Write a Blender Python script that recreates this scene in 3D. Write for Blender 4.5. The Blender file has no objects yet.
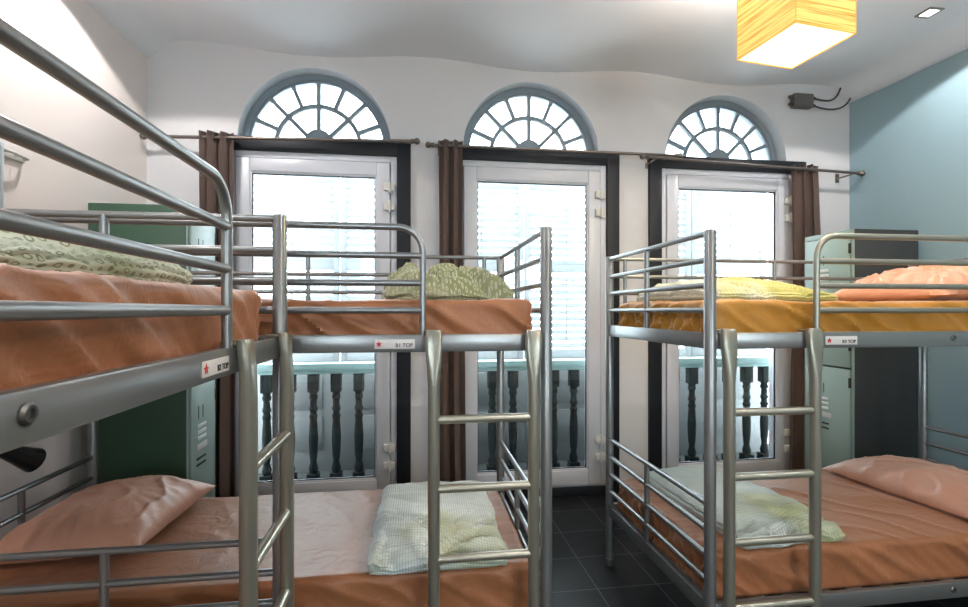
import bpy, bmesh, math, random
from mathutils import Vector, Matrix, noise
R = math.radians
PI = math.pi
C = bpy.context.scene.collection
SC = bpy.context.scene

# ------------------------------------------------------------------ camera
cam_d = bpy.data.cameras.new('camera')
cam_d.sensor_width = 36.0
cam_d.lens = 492.0 / 968.0 * 36.0
cam_d.shift_y = 6.5 / 968.0
cam_d.clip_start = 0.02
cam = bpy.data.objects.new('camera', cam_d)
C.objects.link(cam)
cam.location = (0, 0, 1.43)
cam.rotation_euler = (R(90), 0, R(-8))
SC.camera = cam

# ------------------------------------------------------------------ world, lights, exposure
SC.view_settings.view_transform = 'Standard'
SC.view_settings.look = 'None'
SC.view_settings.gamma = 1.0
SC.view_settings.use_curve_mapping = False
SC.view_settings.exposure = 1.1
W = bpy.data.worlds.new('world')
SC.world = W
W.use_nodes = True
bg = W.node_tree.nodes['Background']
bg.inputs[0].default_value = (0.86, 0.94, 1.0, 1)
bg.inputs[1].default_value = 8.0

DOWNLIGHT_W = 24.0
DOWNLIGHT_COL = (1.0, 0.95, 0.92)
PENDANT_W = 8.0
CEILING_FILL_W = 19.0
PENDANT_COL = (1.0, 0.72, 0.34)

ROOM_X0, ROOM_X1, ROOM_Y0, ROOM_Y1 = -1.82, 3.61, -2.3, 3.66
WALL_T = 0.30


def ceil_z(x, y):
    z = 3.272
    z -= 0.026 * math.cos(2 * math.pi * (x + 0.71) / 1.6) * math.exp(-((ROOM_Y1 - y) / 0.30) ** 2)
    for d in (x - ROOM_X0, ROOM_X1 - x):
        z -= 0.12 * math.exp(-(max(0.0, d) / 0.11) ** 2)
    return z


# ------------------------------------------------------------------ materials
MATS = {}


def mat(name, col=(0.8, 0.8, 0.8), rough=0.6, metal=0.0, bump=None, emit=None, sheen=0.0, vary=None, spec=0.5, aniso=None):
    m = bpy.data.materials.new(name)
    m.use_nodes = True
    nt = m.node_tree
    b = nt.nodes['Principled BSDF']
    b.inputs['Base Color'].default_value = (*col, 1)
    b.inputs['Roughness'].default_value = rough
    b.inputs['Metallic'].default_value = metal
    b.inputs['Specular IOR Level'].default_value = spec
    if sheen:
        b.inputs['Sheen Weight'].default_value = sheen
        b.inputs['Sheen Roughness'].default_value = 0.35
    tc = nt.nodes.new('ShaderNodeTexCoord')
    if vary:      # (scale, amount)
        n = nt.nodes.new('ShaderNodeTexNoise')
        n.inputs['Scale'].default_value = vary[0]
        n.inputs['Detail'].default_value = 5
        nt.links.new(tc.outputs['Object'], n.inputs['Vector'])
        mx = nt.nodes.new('ShaderNodeMix')
        mx.data_type = 'RGBA'
        a = vary[1]
        mx.inputs[6].default_value = (*[c * (1 - a) for c in col], 1)
        mx.inputs[7].default_value = (*[min(1, c * (1 + a)) for c in col], 1)
        nt.links.new(n.outputs['Fac'], mx.inputs[0])
        nt.links.new(mx.outputs[2], b.inputs['Base Color'])
    if bump:      # (scale, strength, distance)
        n = nt.nodes.new('ShaderNodeTexNoise')
        n.inputs['Scale'].default_value = bump[0]
        n.inputs['Detail'].default_value = 4
        nt.links.new(tc.outputs['Object'], n.inputs['Vector'])
        bp = nt.nodes.new('ShaderNodeBump')
        bp.inputs['Strength'].default_value = bump[1]
        bp.inputs['Distance'].default_value = bump[2]
        nt.links.new(n.outputs['Fac'], bp.inputs['Height'])
        nt.links.new(bp.outputs[0], b.inputs['Normal'])
    if emit:
        b.inputs['Emission Color'].default_value = (*emit[0], 1)
        b.inputs['Emission Strength'].default_value = emit[1]
    MATS[name] = m
    return m


M_tube = mat('grey_tube_paint', (0.25, 0.255, 0.26), 0.28, 0.65, bump=(30, 0.02, 0.001))
M_tube_lamplit = mat('grey_tube_lamp_tint', (0.30, 0.29, 0.245), 0.29, 0.62, bump=(30, 0.02, 0.001))  # tube grey with the pendant's warm light put into the colour
M_rung = mat('worn_rung_metal', (0.48, 0.455, 0.38), 0.28, 0.75, vary=(30, 0.15))
M_bolt = mat('bolt_steel', (0.16, 0.16, 0.16), 0.35, 0.8)
M_slat = mat('bed_base_board', (0.30, 0.28, 0.26), 0.7)
M_ceil = mat('ceiling_paint', (0.84, 0.86, 0.90), 0.85, bump=(3.5, 0.25, 0.02))
M_wallb = mat('plaster_off_white', (0.64, 0.63, 0.64), 0.85, bump=(5, 0.3, 0.02), vary=(1.3, 0.03))
M_walll = mat('plaster_cream', (0.83, 0.76, 0.73), 0.85, bump=(5, 0.2, 0.015))
M_wallr = mat('plaster_teal', (0.30, 0.435, 0.49), 0.8, bump=(5, 0.2, 0.015), vary=(1.1, 0.05))
M_black = mat('black_paint', (0.011, 0.013, 0.017), 0.5, spec=0.3)
M_pvc = mat('white_pvc', (0.61, 0.625, 0.68), 0.32)
M_hinge = mat('hinge_plastic', (0.62, 0.61, 0.58), 0.4)
M_fan = mat('fanlight_grey_paint', (0.22, 0.27, 0.31), 0.5, bump=(20, 0.2, 0.004))
M_rev = mat('reveal_grey_paint', (0.55, 0.58, 0.61), 0.6, vary=(9, 0.12))
M_balu = mat('baluster_dark_stone', (0.016, 0.022, 0.021), 0.9, vary=(14, 0.3))
M_balc = mat('balcony_floor_stone', (0.035, 0.037, 0.037), 0.9)
M_hand = mat('handrail_pale_green', (0.34, 0.48, 0.45), 0.35)
M_shutlow = mat('shutter_panel_grey', (0.20, 0.205, 0.205), 0.6)
M_rod = mat('curtain_rod_metal', (0.20, 0.17, 0.15), 0.35, 0.8)
M_jbox = mat('junction_box_grey', (0.13, 0.12, 0.11), 0.6)
M_cable = mat('cable_dark', (0.05, 0.05, 0.055), 0.5)
M_lgreen = mat('locker_green_paint', (0.033, 0.085, 0.050), 0.5)
M_lgrey = mat('locker_grey_paint', (0.035, 0.037, 0.037), 0.5)
M_lfront = mat('locker_front_pale_green', (0.30, 0.40, 0.37), 0.35)
M_lslot = mat('locker_slot_dark', (0.02, 0.02, 0.02), 0.7)
M_llouv = mat('locker_louver_pale', (0.75, 0.77, 0.76), 0.4)
M_label = mat('label_plate_white', (0.66, 0.63, 0.62), 0.4)
M_red = mat('label_red', (0.50, 0.015, 0.02), 0.5)
M_ink = mat('label_ink', (0.02, 0.02, 0.02), 0.6)
M_lampblk = mat('black_lamp_enamel', (0.012, 0.012, 0.013), 0.35)
M_lampin = mat('lamp_inner_white', (0.7, 0.7, 0.66), 0.4)
M_rim = mat('downlight_rim', (0.30, 0.30, 0.30), 0.4, 0.7)
M_cord = mat('white_cord', (0.7, 0.7, 0.68), 0.5)
M_frameo = mat('shade_edge_orange', (0.65, 0.30, 0.06), 0.6, emit=((1.0, 0.42, 0.05), 0.35))
M_towel = mat('towel_pale_blue', (0.55, 0.62, 0.66), 0.95, sheen=0.3, bump=(300, 0.4, 0.002))
M_diff = mat('lamp_diffuser', (0.9, 0.85, 0.7), 0.5, emit=((1.0, 0.80, 0.46), 1.0))
M_down = mat('downlight_glow', (1, 1, 1), 0.5, emit=((1.0, 0.88, 0.72), 2.5))


def node(nt, t, **kw):
    n = nt.nodes.new(t)
    for k, v in kw.items():
        setattr(n, k, v)
    return n


def fabric(name, col, rough=0.42, sheen=0.45, scale=900, vary=0.04):
    m = mat(name, col, rough, sheen=sheen, vary=(2.5, vary), spec=0.4)
    m.node_tree.nodes['Principled BSDF'].inputs['Sheen Tint'].default_value = (1.0, 0.70, 0.60, 1)
    nt = m.node_tree
    b = nt.nodes['Principled BSDF']
    tc = node(nt, 'ShaderNodeTexCoord')
    n1 = node(nt, 'ShaderNodeTexNoise')
    n1.inputs['Scale'].default_value = 14
    n1.inputs['Detail'].default_value = 3
    n1.inputs['Distortion'].default_value = 1.2
    nt.links.new(tc.outputs['Object'], n1.inputs['Vector'])
    bp = node(nt, 'ShaderNodeBump')
    bp.inputs['Strength'].default_value = 0.22
    bp.inputs['Distance'].default_value = 0.02
    nt.links.new(n1.outputs['Fac'], bp.inputs['Height'])
    nt.links.new(bp.outputs[0], b.inputs['Normal'])
    return m


M_sheet = fabric('tan_cotton_sheet', (0.325, 0.128, 0.056))
M_sheet_lamplit = fabric('tan_cotton_sheet_lamp_tint', (0.40, 0.18, 0.022))  # same tan cloth, warm lamp light mixed into its colour
M_pillow = fabric('pink_tan_pillowcase', (0.58, 0.30, 0.21), sheen=0.3)
M_curtain = fabric('brown_curtain_cloth', (0.25, 0.175, 0.15), 0.8, 0.15)


def check_cloth(name, base, c2, line, scale, patch=None, rings=False, bias=(0, 0), rscale=34):
    """woven check over the cloth's own UV; optional colour field; optional ring print"""
    m = bpy.data.materials.new(name)
    m.use_nodes = True
    nt = m.node_tree
    L = nt.links.new
    b = nt.nodes['Principled BSDF']
    b.inputs['Roughness'].default_value = 0.85
    b.inputs['Sheen Weight'].default_value = 0.2
    b.inputs['Specular IOR Level'].default_value = 0.2
    uv = node(nt, 'ShaderNodeUVMap')
    sep = node(nt, 'ShaderNodeSeparateXYZ')
    L(uv.outputs[0], sep.inputs[0])

    def tri(sock, sc):
        a = node(nt, 'ShaderNodeMath', operation='MULTIPLY'); a.inputs[1].default_value = sc; L(sock, a.inputs[0])
        f = node(nt, 'ShaderNodeMath', operation='PINGPONG'); f.inputs[1].default_value = 0.5; L(a.outputs[0], f.inputs[0])
        s = node(nt, 'ShaderNodeMath', operation='MULTIPLY'); s.inputs[1].default_value = 2.0; L(f.outputs[0], s.inputs[0])
        return s.outputs[0]
    gx, gy = tri(sep.outputs[0], scale), tri(sep.outputs[1], scale)
    mxm = node(nt, 'ShaderNodeMath', operation='MAXIMUM'); L(gx, mxm.inputs[0]); L(gy, mxm.inputs[1])
    ln = node(nt, 'ShaderNodeMapRange'); ln.inputs[1].default_value = 0.62; ln.inputs[2].default_value = 0.95
    L(mxm.outputs[0], ln.inputs[0])
    nz = node(nt, 'ShaderNodeTexNoise'); nz.inputs['Scale'].default_value = 2.6; nz.inputs['Detail'].default_value = 2
    L(uv.outputs[0], nz.inputs['Vector'])
    cr = node(nt, 'ShaderNodeMapRange')
    lo, hi = patch or (0.45, 0.62)
    cr.inputs[1].default_value = lo; cr.inputs[2].default_value = hi
    bx = node(nt, 'ShaderNodeMath', operation='MULTIPLY_ADD'); bx.inputs[1].default_value = bias[0]
    L(sep.outputs[0], bx.inputs[0]); L(nz.outputs['Fac'], bx.inputs[2])
    by = node(nt, 'ShaderNodeMath', operation='MULTIPLY_ADD'); by.inputs[1].default_value = bias[1]
    L(sep.outputs[1], by.inputs[0]); L(bx.outputs[0], by.inputs[2])
    L(by.outputs[0], cr.inputs[0])
    mixc = node(nt, 'ShaderNodeMix', data_type='RGBA')
    mixc.inputs[6].default_value = (*base, 1); mixc.inputs[7].default_value = (*c2, 1)
    L(cr.outputs[0], mixc.inputs[0])
    last = mixc.outputs[2]
    if rings:
        vo = node(nt, 'ShaderNodeTexVoronoi'); vo.inputs['Scale'].default_value = rscale; vo.inputs['Randomness'].default_value = 0.25
        L(uv.outputs[0], vo.inputs['Vector'])
        r1 = node(nt, 'ShaderNodeMath', operation='SUBTRACT'); r1.inputs[1].default_value = 0.26; L(vo.outputs['Distance'], r1.inputs[0])
        r2 = node(nt, 'ShaderNodeMath', operation='ABSOLUTE'); L(r1.outputs[0], r2.inputs[0])
        r3 = node(nt, 'ShaderNodeMapRange'); r3.inputs[1].default_value = 0.10; r3.inputs[2].default_value = 0.05
        L(r2.outputs[0], r3.inputs[0])
        fac = r3.outputs[0]
    else:
        fac = ln.outputs[0]
    fm = node(nt, 'ShaderNodeMath', operation='MULTIPLY'); fm.inputs[1].default_value = 0.75; L(fac, fm.inputs[0])
    mixl = node(nt, 'ShaderNodeMix', data_type='RGBA')
    mixl.inputs[7].default_value = (*line, 1)
    L(fm.outputs[0], mixl.inputs[0]); L(last, mixl.inputs[6])
    L(mixl.outputs[2], b.inputs['Base Color'])
    bp = node(nt, 'ShaderNodeBump'); bp.inputs['Strength'].default_value = 0.5; bp.inputs['Distance'].default_value = 0.003
    inv = node(nt, 'ShaderNodeMath', operation='SUBTRACT'); inv.inputs[0].default_value = 1.0; L(mxm.outputs[0], inv.inputs[1])
    L(inv.outputs[0], bp.inputs['Height']); L(bp.outputs[0], b.inputs['Normal'])
    return m


M_blue_check = check_cloth('pale_blue_waffle_check', (0.74, 0.80, 0.80), (0.50, 0.52, 0.30), (0.30, 0.36, 0.36), 100, (0.58, 0.80), bias=(.25, -.45))
M_grey_check = check_cloth('grey_green_waffle_check', (0.68, 0.73, 0.70), (0.46, 0.47, 0.20), (0.28, 0.33, 0.28), 100, (0.58, 0.80), bias=(.35, -.45))
M_yell_check = check_cloth('yellow_green_check', (0.62, 0.66, 0.62), (0.46, 0.45, 0.13), (0.36, 0.38, 0.22), 55, (0.42, 0.60), bias=(.55, -.35))
M_green_pat = check_cloth('green_leaf_print', (0.40, 0.40, 0.27), (0.20, 0.22, 0.11), (0.52, 0.52, 0.40), 30, (0.42, 0.60), rings=True, rscale=60)
M_ring_pat = check_cloth('green_ring_print', (0.50, 0.53, 0.42), (0.36, 0.39, 0.26), (0.10, 0.13, 0.05), 30, (0.46, 0.6), rings=True, rscale=40)

# glass
M_glass = bpy.data.materials.new('window_glass')
M_glass.use_nodes = True
_nt = M_glass.node_tree
_nt.nodes.clear()
_o = _nt.nodes.new('ShaderNodeOutputMaterial')
_t = _nt.nodes.new('ShaderNodeBsdfTransparent'); _t.inputs[0].default_value = (0.90, 0.94, 0.94, 1)
_g = _nt.nodes.new('ShaderNodeBsdfGlossy'); _g.inputs['Roughness'].default_value = 0.02
_f = _nt.nodes.new('ShaderNodeFresnel'); _f.inputs[0].default_value = 1.5
_m = _nt.nodes.new('ShaderNodeMixShader')
_nt.links.new(_f.outputs[0], _m.inputs[0]); _nt.links.new(_t.outputs[0], _m.inputs[1]); _nt.links.new(_g.outputs[0], _m.inputs[2])
_nt.links.new(_m.outputs[0], _o.inputs[0])

# thin white louvres that let daylight glow through
M_louv = bpy.data.materials.new('white_shutter_louver')
M_louv.use_nodes = True
_nt = M_louv.node_tree
_nt.nodes.clear()
_o = _nt.nodes.new('ShaderNodeOutputMaterial')
_d = _nt.nodes.new('ShaderNodeBsdfDiffuse'); _d.inputs[0].default_value = (0.6, 0.62, 0.63, 1)
_t = _nt.nodes.new('ShaderNodeBsdfTranslucent'); _t.inputs[0].default_value = (0.31, 0.32, 0.325, 1)
_m = _nt.nodes.new('ShaderNodeMixShader'); _m.inputs[0].default_value = 0.6
_nt.links.new(_d.outputs[0], _m.inputs[1]); _nt.links.new(_t.outputs[0], _m.inputs[2]); _nt.links.new(_m.outputs[0], _o.inputs[0])

# slate tile floor
M_floor = bpy.data.materials.new('slate_floor_tiles')
M_floor.use_nodes = True
_nt = M_floor.node_tree
_b = _nt.nodes['Principled BSDF']
_tc = _nt.nodes.new('ShaderNodeTexCoord')
_mp = _nt.nodes.new('ShaderNodeMapping'); _mp.inputs['Location'].default_value = (-0.93 + 0.0025, -2.42 + 0.0025, 0)
_nt.links.new(_tc.outputs['Object'], _mp.inputs[0])
_br = _nt.nodes.new('ShaderNodeTexBrick'); _br.offset = 0.0; _br.squash = 1.0
_br.inputs['Scale'].default_value = 1.0
_br.inputs['Brick Width'].default_value = 0.323
_br.inputs['Row Height'].default_value = 0.323
_br.inputs['Mortar Size'].default_value = 0.0028
_br.inputs['Color1'].default_value = (0.008, 0.009, 0.011, 1)
_br.inputs['Color2'].default_value = (0.015, 0.017, 0.019, 1)
_br.inputs['Mortar'].default_value = (0.10, 0.105, 0.11, 1)
_nt.links.new(_mp.outputs[0], _br.inputs['Vector'])
_nt.links.new(_br.outputs['Color'], _b.inputs['Base Color'])
_n = _nt.nodes.new('ShaderNodeTexNoise'); _n.inputs['Scale'].default_value = 9; _n.inputs['Detail'].default_value = 7
_nt.links.new(_tc.outputs['Object'], _n.inputs['Vector'])
_bp = _nt.nodes.new('ShaderNodeBump'); _bp.inputs['Strength'].default_value = 0.35; _bp.inputs['Distance'].default_value = 0.01
_nt.links.new(_n.outputs['Fac'], _bp.inputs['Height']); _nt.links.new(_bp.outputs[0], _b.inputs['Normal'])
_b.inputs['Roughness'].default_value = 0.42
_b.inputs['Specular IOR Level'].default_value = 0.16

# raffia shade, lit from within
M_shade = bpy.data.materials.new('raffia_lamp_shade')
M_shade.use_nodes = True
_nt = M_shade.node_tree
_b = _nt.nodes['Principled BSDF']
_tc = _nt.nodes.new('ShaderNodeTexCoord')
_mp = _nt.nodes.new('ShaderNodeMapping'); _mp.inputs['Scale'].default_value = (.9, .9, 34)
_nt.links.new(_tc.outputs['Object'], _mp.inputs[0])
_n = _nt.nodes.new('ShaderNodeTexNoise'); _n.inputs['Scale'].default_value = 4.0; _n.inputs['Detail'].default_value = 5
_n.inputs['Distortion'].default_value = 0.15
_nt.links.new(_mp.outputs[0], _n.inputs['Vector'])
_cr = _nt.nodes.new('ShaderNodeValToRGB')
_cr.color_ramp.elements[0].position = 0.36; _cr.color_ramp.elements[0].color = (0.62, 0.30, 0.03, 1)
_cr.color_ramp.elements[1].position = 0.52; _cr.color_ramp.elements[1].color = (1.0, 0.68, 0.20, 1)
_nt.links.new(_n.outputs['Fac'], _cr.inputs[0])
_nt.links.new(_cr.outputs[0], _b.inputs['Base Color'])
_nt.links.new(_cr.outputs[0], _b.inputs['Emission Color'])
_b.inputs['Emission Strength'].default_value = 0.22
_b.inputs['Roughness'].default_value = 0.8


# ------------------------------------------------------------------ mesh helpers
def smooth_bm(bm, ang=35):
    for f in bm.faces:
        f.smooth = True
    for e in bm.edges:
        if len(e.link_faces) == 2 and e.calc_face_angle(0) > R(ang):
            e.smooth = False


def mesh_of(bm, name, m, ang=35):
    bmesh.ops.recalc_face_normals(bm, faces=bm.faces[:])
    smooth_bm(bm, ang)
    me = bpy.data.meshes.new(name)
    bm.to_mesh(me)
    bm.free()
    for k in (m if isinstance(m, (list, tuple)) else [m]):
        me.materials.append(k)
    return me


def obj(name, bm, m, parent=None, label=None, loc=None, rot=None, ang=35):
    me = bm if isinstance(bm, bpy.types.Mesh) else mesh_of(bm, name, m, ang)
    o = bpy.data.objects.new(name, me)
    C.objects.link(o)
    if parent:
        o.parent = parent
    if loc: o.location = loc
    if rot: o.rotation_euler = rot
    if label: o['label'] = label
    return o


def empty(name, loc=(0, 0, 0), rz=0.0):
    o = bpy.data.objects.new(name, None)
    o.empty_display_size = 0.1
    C.objects.link(o)
    o.location = loc
    o.rotation_euler = (0, 0, rz)
    return o


def tag(o, label, cat, group=None, kind=None):
    o['label'] = label
    o['category'] = cat
    if group: o['group'] = group
    if kind: o['kind'] = kind
    return o


def struct(o, label=None):
    o['kind'] = 'structure'
    if label: o['label'] = label
    return o


def copy_tree(o, parent=None):
    c = o.copy()
    C.objects.link(c)
    if parent: c.parent = parent
    for ch in list(o.children):
        copy_tree(ch, c)
    return c


def NB():
    return bmesh.new()


def box(bm, x0, x1, y0, y1, z0, z1, bev=0.0, mi=0, seg=2):
    r = bmesh.ops.create_cube(bm, size=1.0)
    vs = r['verts']
    for v in vs:
        v.co = Vector(((x0 + x1) / 2 + v.co.x * (x1 - x0), (y0 + y1) / 2 + v.co.y * (y1 - y0), (z0 + z1) / 2 + v.co.z * (z1 - z0)))
    fs = set(f for v in vs for f in v.link_faces)
    for f in fs: f.material_index = mi
    if bev > 0:
        es = set(e for v in vs for e in v.link_edges)
        bmesh.ops.bevel(bm, geom=list(es), offset=bev, segments=seg, affect='EDGES', profile=0.5)
    return vs


def tube(bm, pts, r, seg=12, cap=True, closed=False):
    pts = [Vector(p) for p in pts]
    n = len(pts)
    rings = []
    up = None
    for i, p in enumerate(pts):
        if closed:
            t = (pts[(i + 1) % n] - pts[i - 1]).normalized()
        elif i == 0: t = (pts[1] - p).normalized()
        elif i == n - 1: t = (p - pts[i - 1]).normalized()
        else: t = ((pts[i + 1] - p).normalized() + (p - pts[i - 1]).normalized()).normalized()
        if up is None:
            up = Vector((0, 0, 1)) if abs(t.z) < 0.9 else Vector((1, 0, 0))
        a = t.cross(up).normalized()
        b = a.cross(t).normalized()
        up = b
        rr = r[i] if isinstance(r, (list, tuple)) else r
        rings.append([bm.verts.new(p + (a * math.cos(2 * PI * k / seg) + b * math.sin(2 * PI * k / seg)) * rr) for k in range(seg)])
    m = n if closed else n - 1
    for i in range(m):
        A, B = rings[i], rings[(i + 1) % n]
        for k in range(seg):
            bm.faces.new((A[k], A[(k + 1) % seg], B[(k + 1) % seg], B[k]))
    if cap and not closed:
        bm.faces.new(rings[0]); bm.faces.new(rings[-1])


def lathe(bm, prof, seg=20, c=(0, 0, 0), axis=None):
    """prof: (radius, height) list"""
    M = Matrix.Identity(3)
    if axis:
        M = Vector((0, 0, 1)).rotation_difference(Vector(axis)).to_matrix()
    c = Vector(c)
    rings = []
    for r, z in prof:
        rings.append([bm.verts.new(c + M @ Vector((max(r, 1e-4) * math.cos(2 * PI * k / seg), max(r, 1e-4) * math.sin(2 * PI * k / seg), z))) for k in range(seg)])
    for A, B in zip(rings, rings[1:]):
        for k in range(seg):
            bm.faces.new((A[k], A[(k + 1) % seg], B[(k + 1) % seg], B[k]))
    bm.faces.new(rings[0]); bm.faces.new(rings[-1])


def loft(bm, rings):
    rs = [[bm.verts.new(p) for p in ring] for ring in rings]
    n = len(rs[0])
    for A, B in zip(rs, rs[1:]):
        for k in range(n):
            bm.faces.new((A[k], A[(k + 1) % n], B[(k + 1) % n], B[k]))
    bm.faces.new(rs[0]); bm.faces.new(rs[-1])


def N(x, y=0.0, z=0.0):
    return noise.noise(Vector((x, y, z)))


def ridge(x, y=0.0, z=0.0):
    return 1.0 - min(1.0, abs(N(x, y, z)) * 2.6)


def rounded_box(w, d, h, r, step, fn=None, uvs=True, step_z=None):
    """closed soft box, base centred at origin on z=0; fn(p, n) -> displaced p"""
    sz = step_z or step
    nx, ny, nz = max(2, round(w / step)), max(2, round(d / step)), max(3, round(h / sz))
    bm = NB()
    V = {}
    r = min(r, h / 2 - 1e-4)

    def P(i, j, k):
        key = (i, j, k)
        if key in V: return V[key]
        q = Vector((-w / 2 + w * i / nx, -d / 2 + d * j / ny, h * k / nz))
        c = Vector((max(-w / 2 + r, min(w / 2 - r, q.x)), max(-d / 2 + r, min(d / 2 - r, q.y)), max(r, min(h - r, q.z))))
        n = q - c
        if n.length < 1e-9:
            n = Vector((0, 0, 1))
        n.normalize()
        inx = abs(q.x) < w / 2 - 1e-6; iny = abs(q.y) < d / 2 - 1e-6; inz = 1e-6 < q.z < h - 1e-6
        p = c + n * r
        if fn: p = fn(p.copy(), n, q)
        V[key] = (bm.verts.new(p), (q.x + (q.z if not inx else 0) * (1 if q.x > 0 else -1), q.y + (h - q.z) * (1 if q.y > 0 else -1) * (0 if iny else 1)))
        return V[key]
    uvl = bm.loops.layers.uv.new('UVMap')

    def quad(a, b, c, d_):
        vs = [a, b, c, d_]
        try:
            f = bm.faces.new([v[0] for v in vs])
        except ValueError:
            return
        for lp, v in zip(f.loops, vs): lp[uvl].uv = v[1]
    for i in range(nx):
        for j in range(ny):
            for k in (0, nz):
                quad(P(i, j, k), P(i + 1, j, k), P(i + 1, j + 1, k), P(i, j + 1, k))
    for i in range(nx):
        for k in range(nz):
            for j in (0, ny):
                quad(P(i, j, k), P(i + 1, j, k), P(i + 1, j, k + 1), P(i, j, k + 1))
    for j in range(ny):
        for k in range(nz):
            for i in (0, nx):
                quad(P(i, j, k), P(i, j + 1, k), P(i, j + 1, k + 1), P(i, j, k + 1))
    return bm


# ------------------------------------------------------------------ room shell
def grid_plane(x0, x1, y0, y1, nx, ny, fz):
    bm = NB()
    vs = [[bm.verts.new((x0 + (x1 - x0) * i / nx, y0 + (y1 - y0) * j / ny, 0)) for j in range(ny + 1)] for i in range(nx + 1)]
    for row in vs:
        for v in row: v.co.z = fz(v.co.x, v.co.y)
    for i in range(nx):
        for j in range(ny):
            bm.faces.new((vs[i][j], vs[i + 1][j], vs[i + 1][j + 1], vs[i][j + 1]))
    return bm


bm = NB(); box(bm, ROOM_X0 - .2, ROOM_X1 + .2, ROOM_Y0 - .2, ROOM_Y1 + WALL_T, -0.12, 0.0)
struct(obj('floor', bm, M_floor), 'dark slate tiled floor with pale grout lines')
bm = grid_plane(ROOM_X0 - .2, ROOM_X1 + .2, ROOM_Y0 - .2, ROOM_Y1 + WALL_T, 150, 110, ceil_z)
g = bmesh.ops.extrude_face_region(bm, geom=bm.faces[:])
for v in [e for e in g['geom'] if isinstance(e, bmesh.types.BMVert)]: v.co.z = 3.5
struct(obj('ceiling', bm, M_ceil), 'white slightly uneven plaster ceiling')
bm = NB(); box(bm, ROOM_X0 - .2, ROOM_X0, ROOM_Y0 - .2, ROOM_Y1 + WALL_T, 0, 3.45)
struct(obj('wall_left', bm, M_walll), 'cream plaster wall')
bm = NB(); box(bm, ROOM_X1, ROOM_X1 + .2, ROOM_Y0 - .2, ROOM_Y1 + WALL_T, 0, 3.45)
struct(obj('wall_right', bm, M_wallr), 'teal painted plaster wall')
bm = NB()
REAR = ((-1.1, -.1), (1.7, 2.7))
RZ0, RZ1 = 1.1, 2.5
box(bm, ROOM_X0, ROOM_X1, ROOM_Y0 - .2, ROOM_Y0, 0, RZ0)
box(bm, ROOM_X0, ROOM_X1, ROOM_Y0 - .2, ROOM_Y0, RZ1, 3.45)
for a, b in ((ROOM_X0, -1.1), (-.1, 1.7), (2.7, ROOM_X1)):
    box(bm, a, b, ROOM_Y0 - .2, ROOM_Y0, RZ0, RZ1)
struct(obj('wall_rear', bm, M_wallb), 'off white wall behind the camera')

# back wall with three door openings, each with an arched fanlight above
DOORS = [-0.71, 0.89, 2.50]
FAN = [-0.705, 0.887, 2.495]
HALF = 0.60
FR = 0.53
FZ = 2.635
bm = NB()
xs = set([ROOM_X0, ROOM_X1])
segs = []   # (x0,x1,zlow0,zlow1)
x = ROOM_X0
for dc, fc in zip(DOORS, FAN):
    a, b = dc - HALF, dc + HALF
    segs.append((x, a, 0.0, 0.0))
    segs.append((a, fc - FR, FZ, FZ))
    K = 36
    arc = [(fc - FR * math.cos(PI * k / K), FZ + FR * math.sin(PI * k / K)) for k in range(K + 1)]
    for p, q in zip(arc, arc[1:]):
        segs.append((p[0], q[0], p[1], q[1]))
    segs.append((fc + FR, b, FZ, FZ))
    x = b
segs.append((x, ROOM_X1, 0.0, 0.0))
Y0, Y1 = ROOM_Y1, ROOM_Y1 + WALL_T
TOP = 3.45
prev = None
for (xa, xb, za, zb) in segs:
    def q(*pts, mi=0):
        f = bm.faces.new([bm.verts.new(p) for p in pts]); f.material_index = mi
    if xb - xa < 1e-6: continue
    q((xa, Y0, za), (xb, Y0, zb), (xb, Y0, TOP), (xa, Y0, TOP))
    q((xa, Y1, za), (xa, Y1, TOP), (xb, Y1, TOP), (xb, Y1, zb))
    inarc = za > FZ + 1e-6 or zb > FZ + 1e-6
    q((xa, Y0, za), (xa, Y1, za), (xb, Y1, zb), (xb, Y0, zb), mi=1 if inarc else 0)
    if prev is not None and abs(prev - za) > 1e-6:
        lo, hi = min(prev, za), max(prev, za)
        q((xa, Y0, lo), (xa, Y0, hi), (xa, Y1, hi), (xa, Y1, lo))
    prev = zb
bmesh.ops.remove_doubles(bm, verts=bm.verts[:], dist=1e-5)
wb = obj('wall_back', bm, [M_wallb, M_rev])
struct(wb, 'off white plaster wall with three tall glazed doors')

# baseboards
bm = NB(); box(bm, ROOM_X0, ROOM_X0 + .015, ROOM_Y0, ROOM_Y1, 0, .09, .004)
struct(obj('baseboard_left', bm, M_black))
bm = NB(); box(bm, ROOM_X1 - .015, ROOM_X1, ROOM_Y0, ROOM_Y1, 0, .09, .004)
struct(obj('baseboard_right', bm, M_black))


# ------------------------------------------------------------------ doors
def ring_frame(bm, x0, x1, z0, z1, w, y0, y1, bev=0.004, wb=None):
    wb = w if wb is None else wb
    box(bm, x0, x0 + w, y0, y1, z0, z1, bev)
    box(bm, x1 - w, x1, y0, y1, z0, z1, bev)
    box(bm, x0 + w, x1 - w, y0, y1, z1 - w, z1, bev)
    if wb > 0:
        box(bm, x0 + w, x1 - w, y0, y1, z0, z0 + wb, bev)


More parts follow.
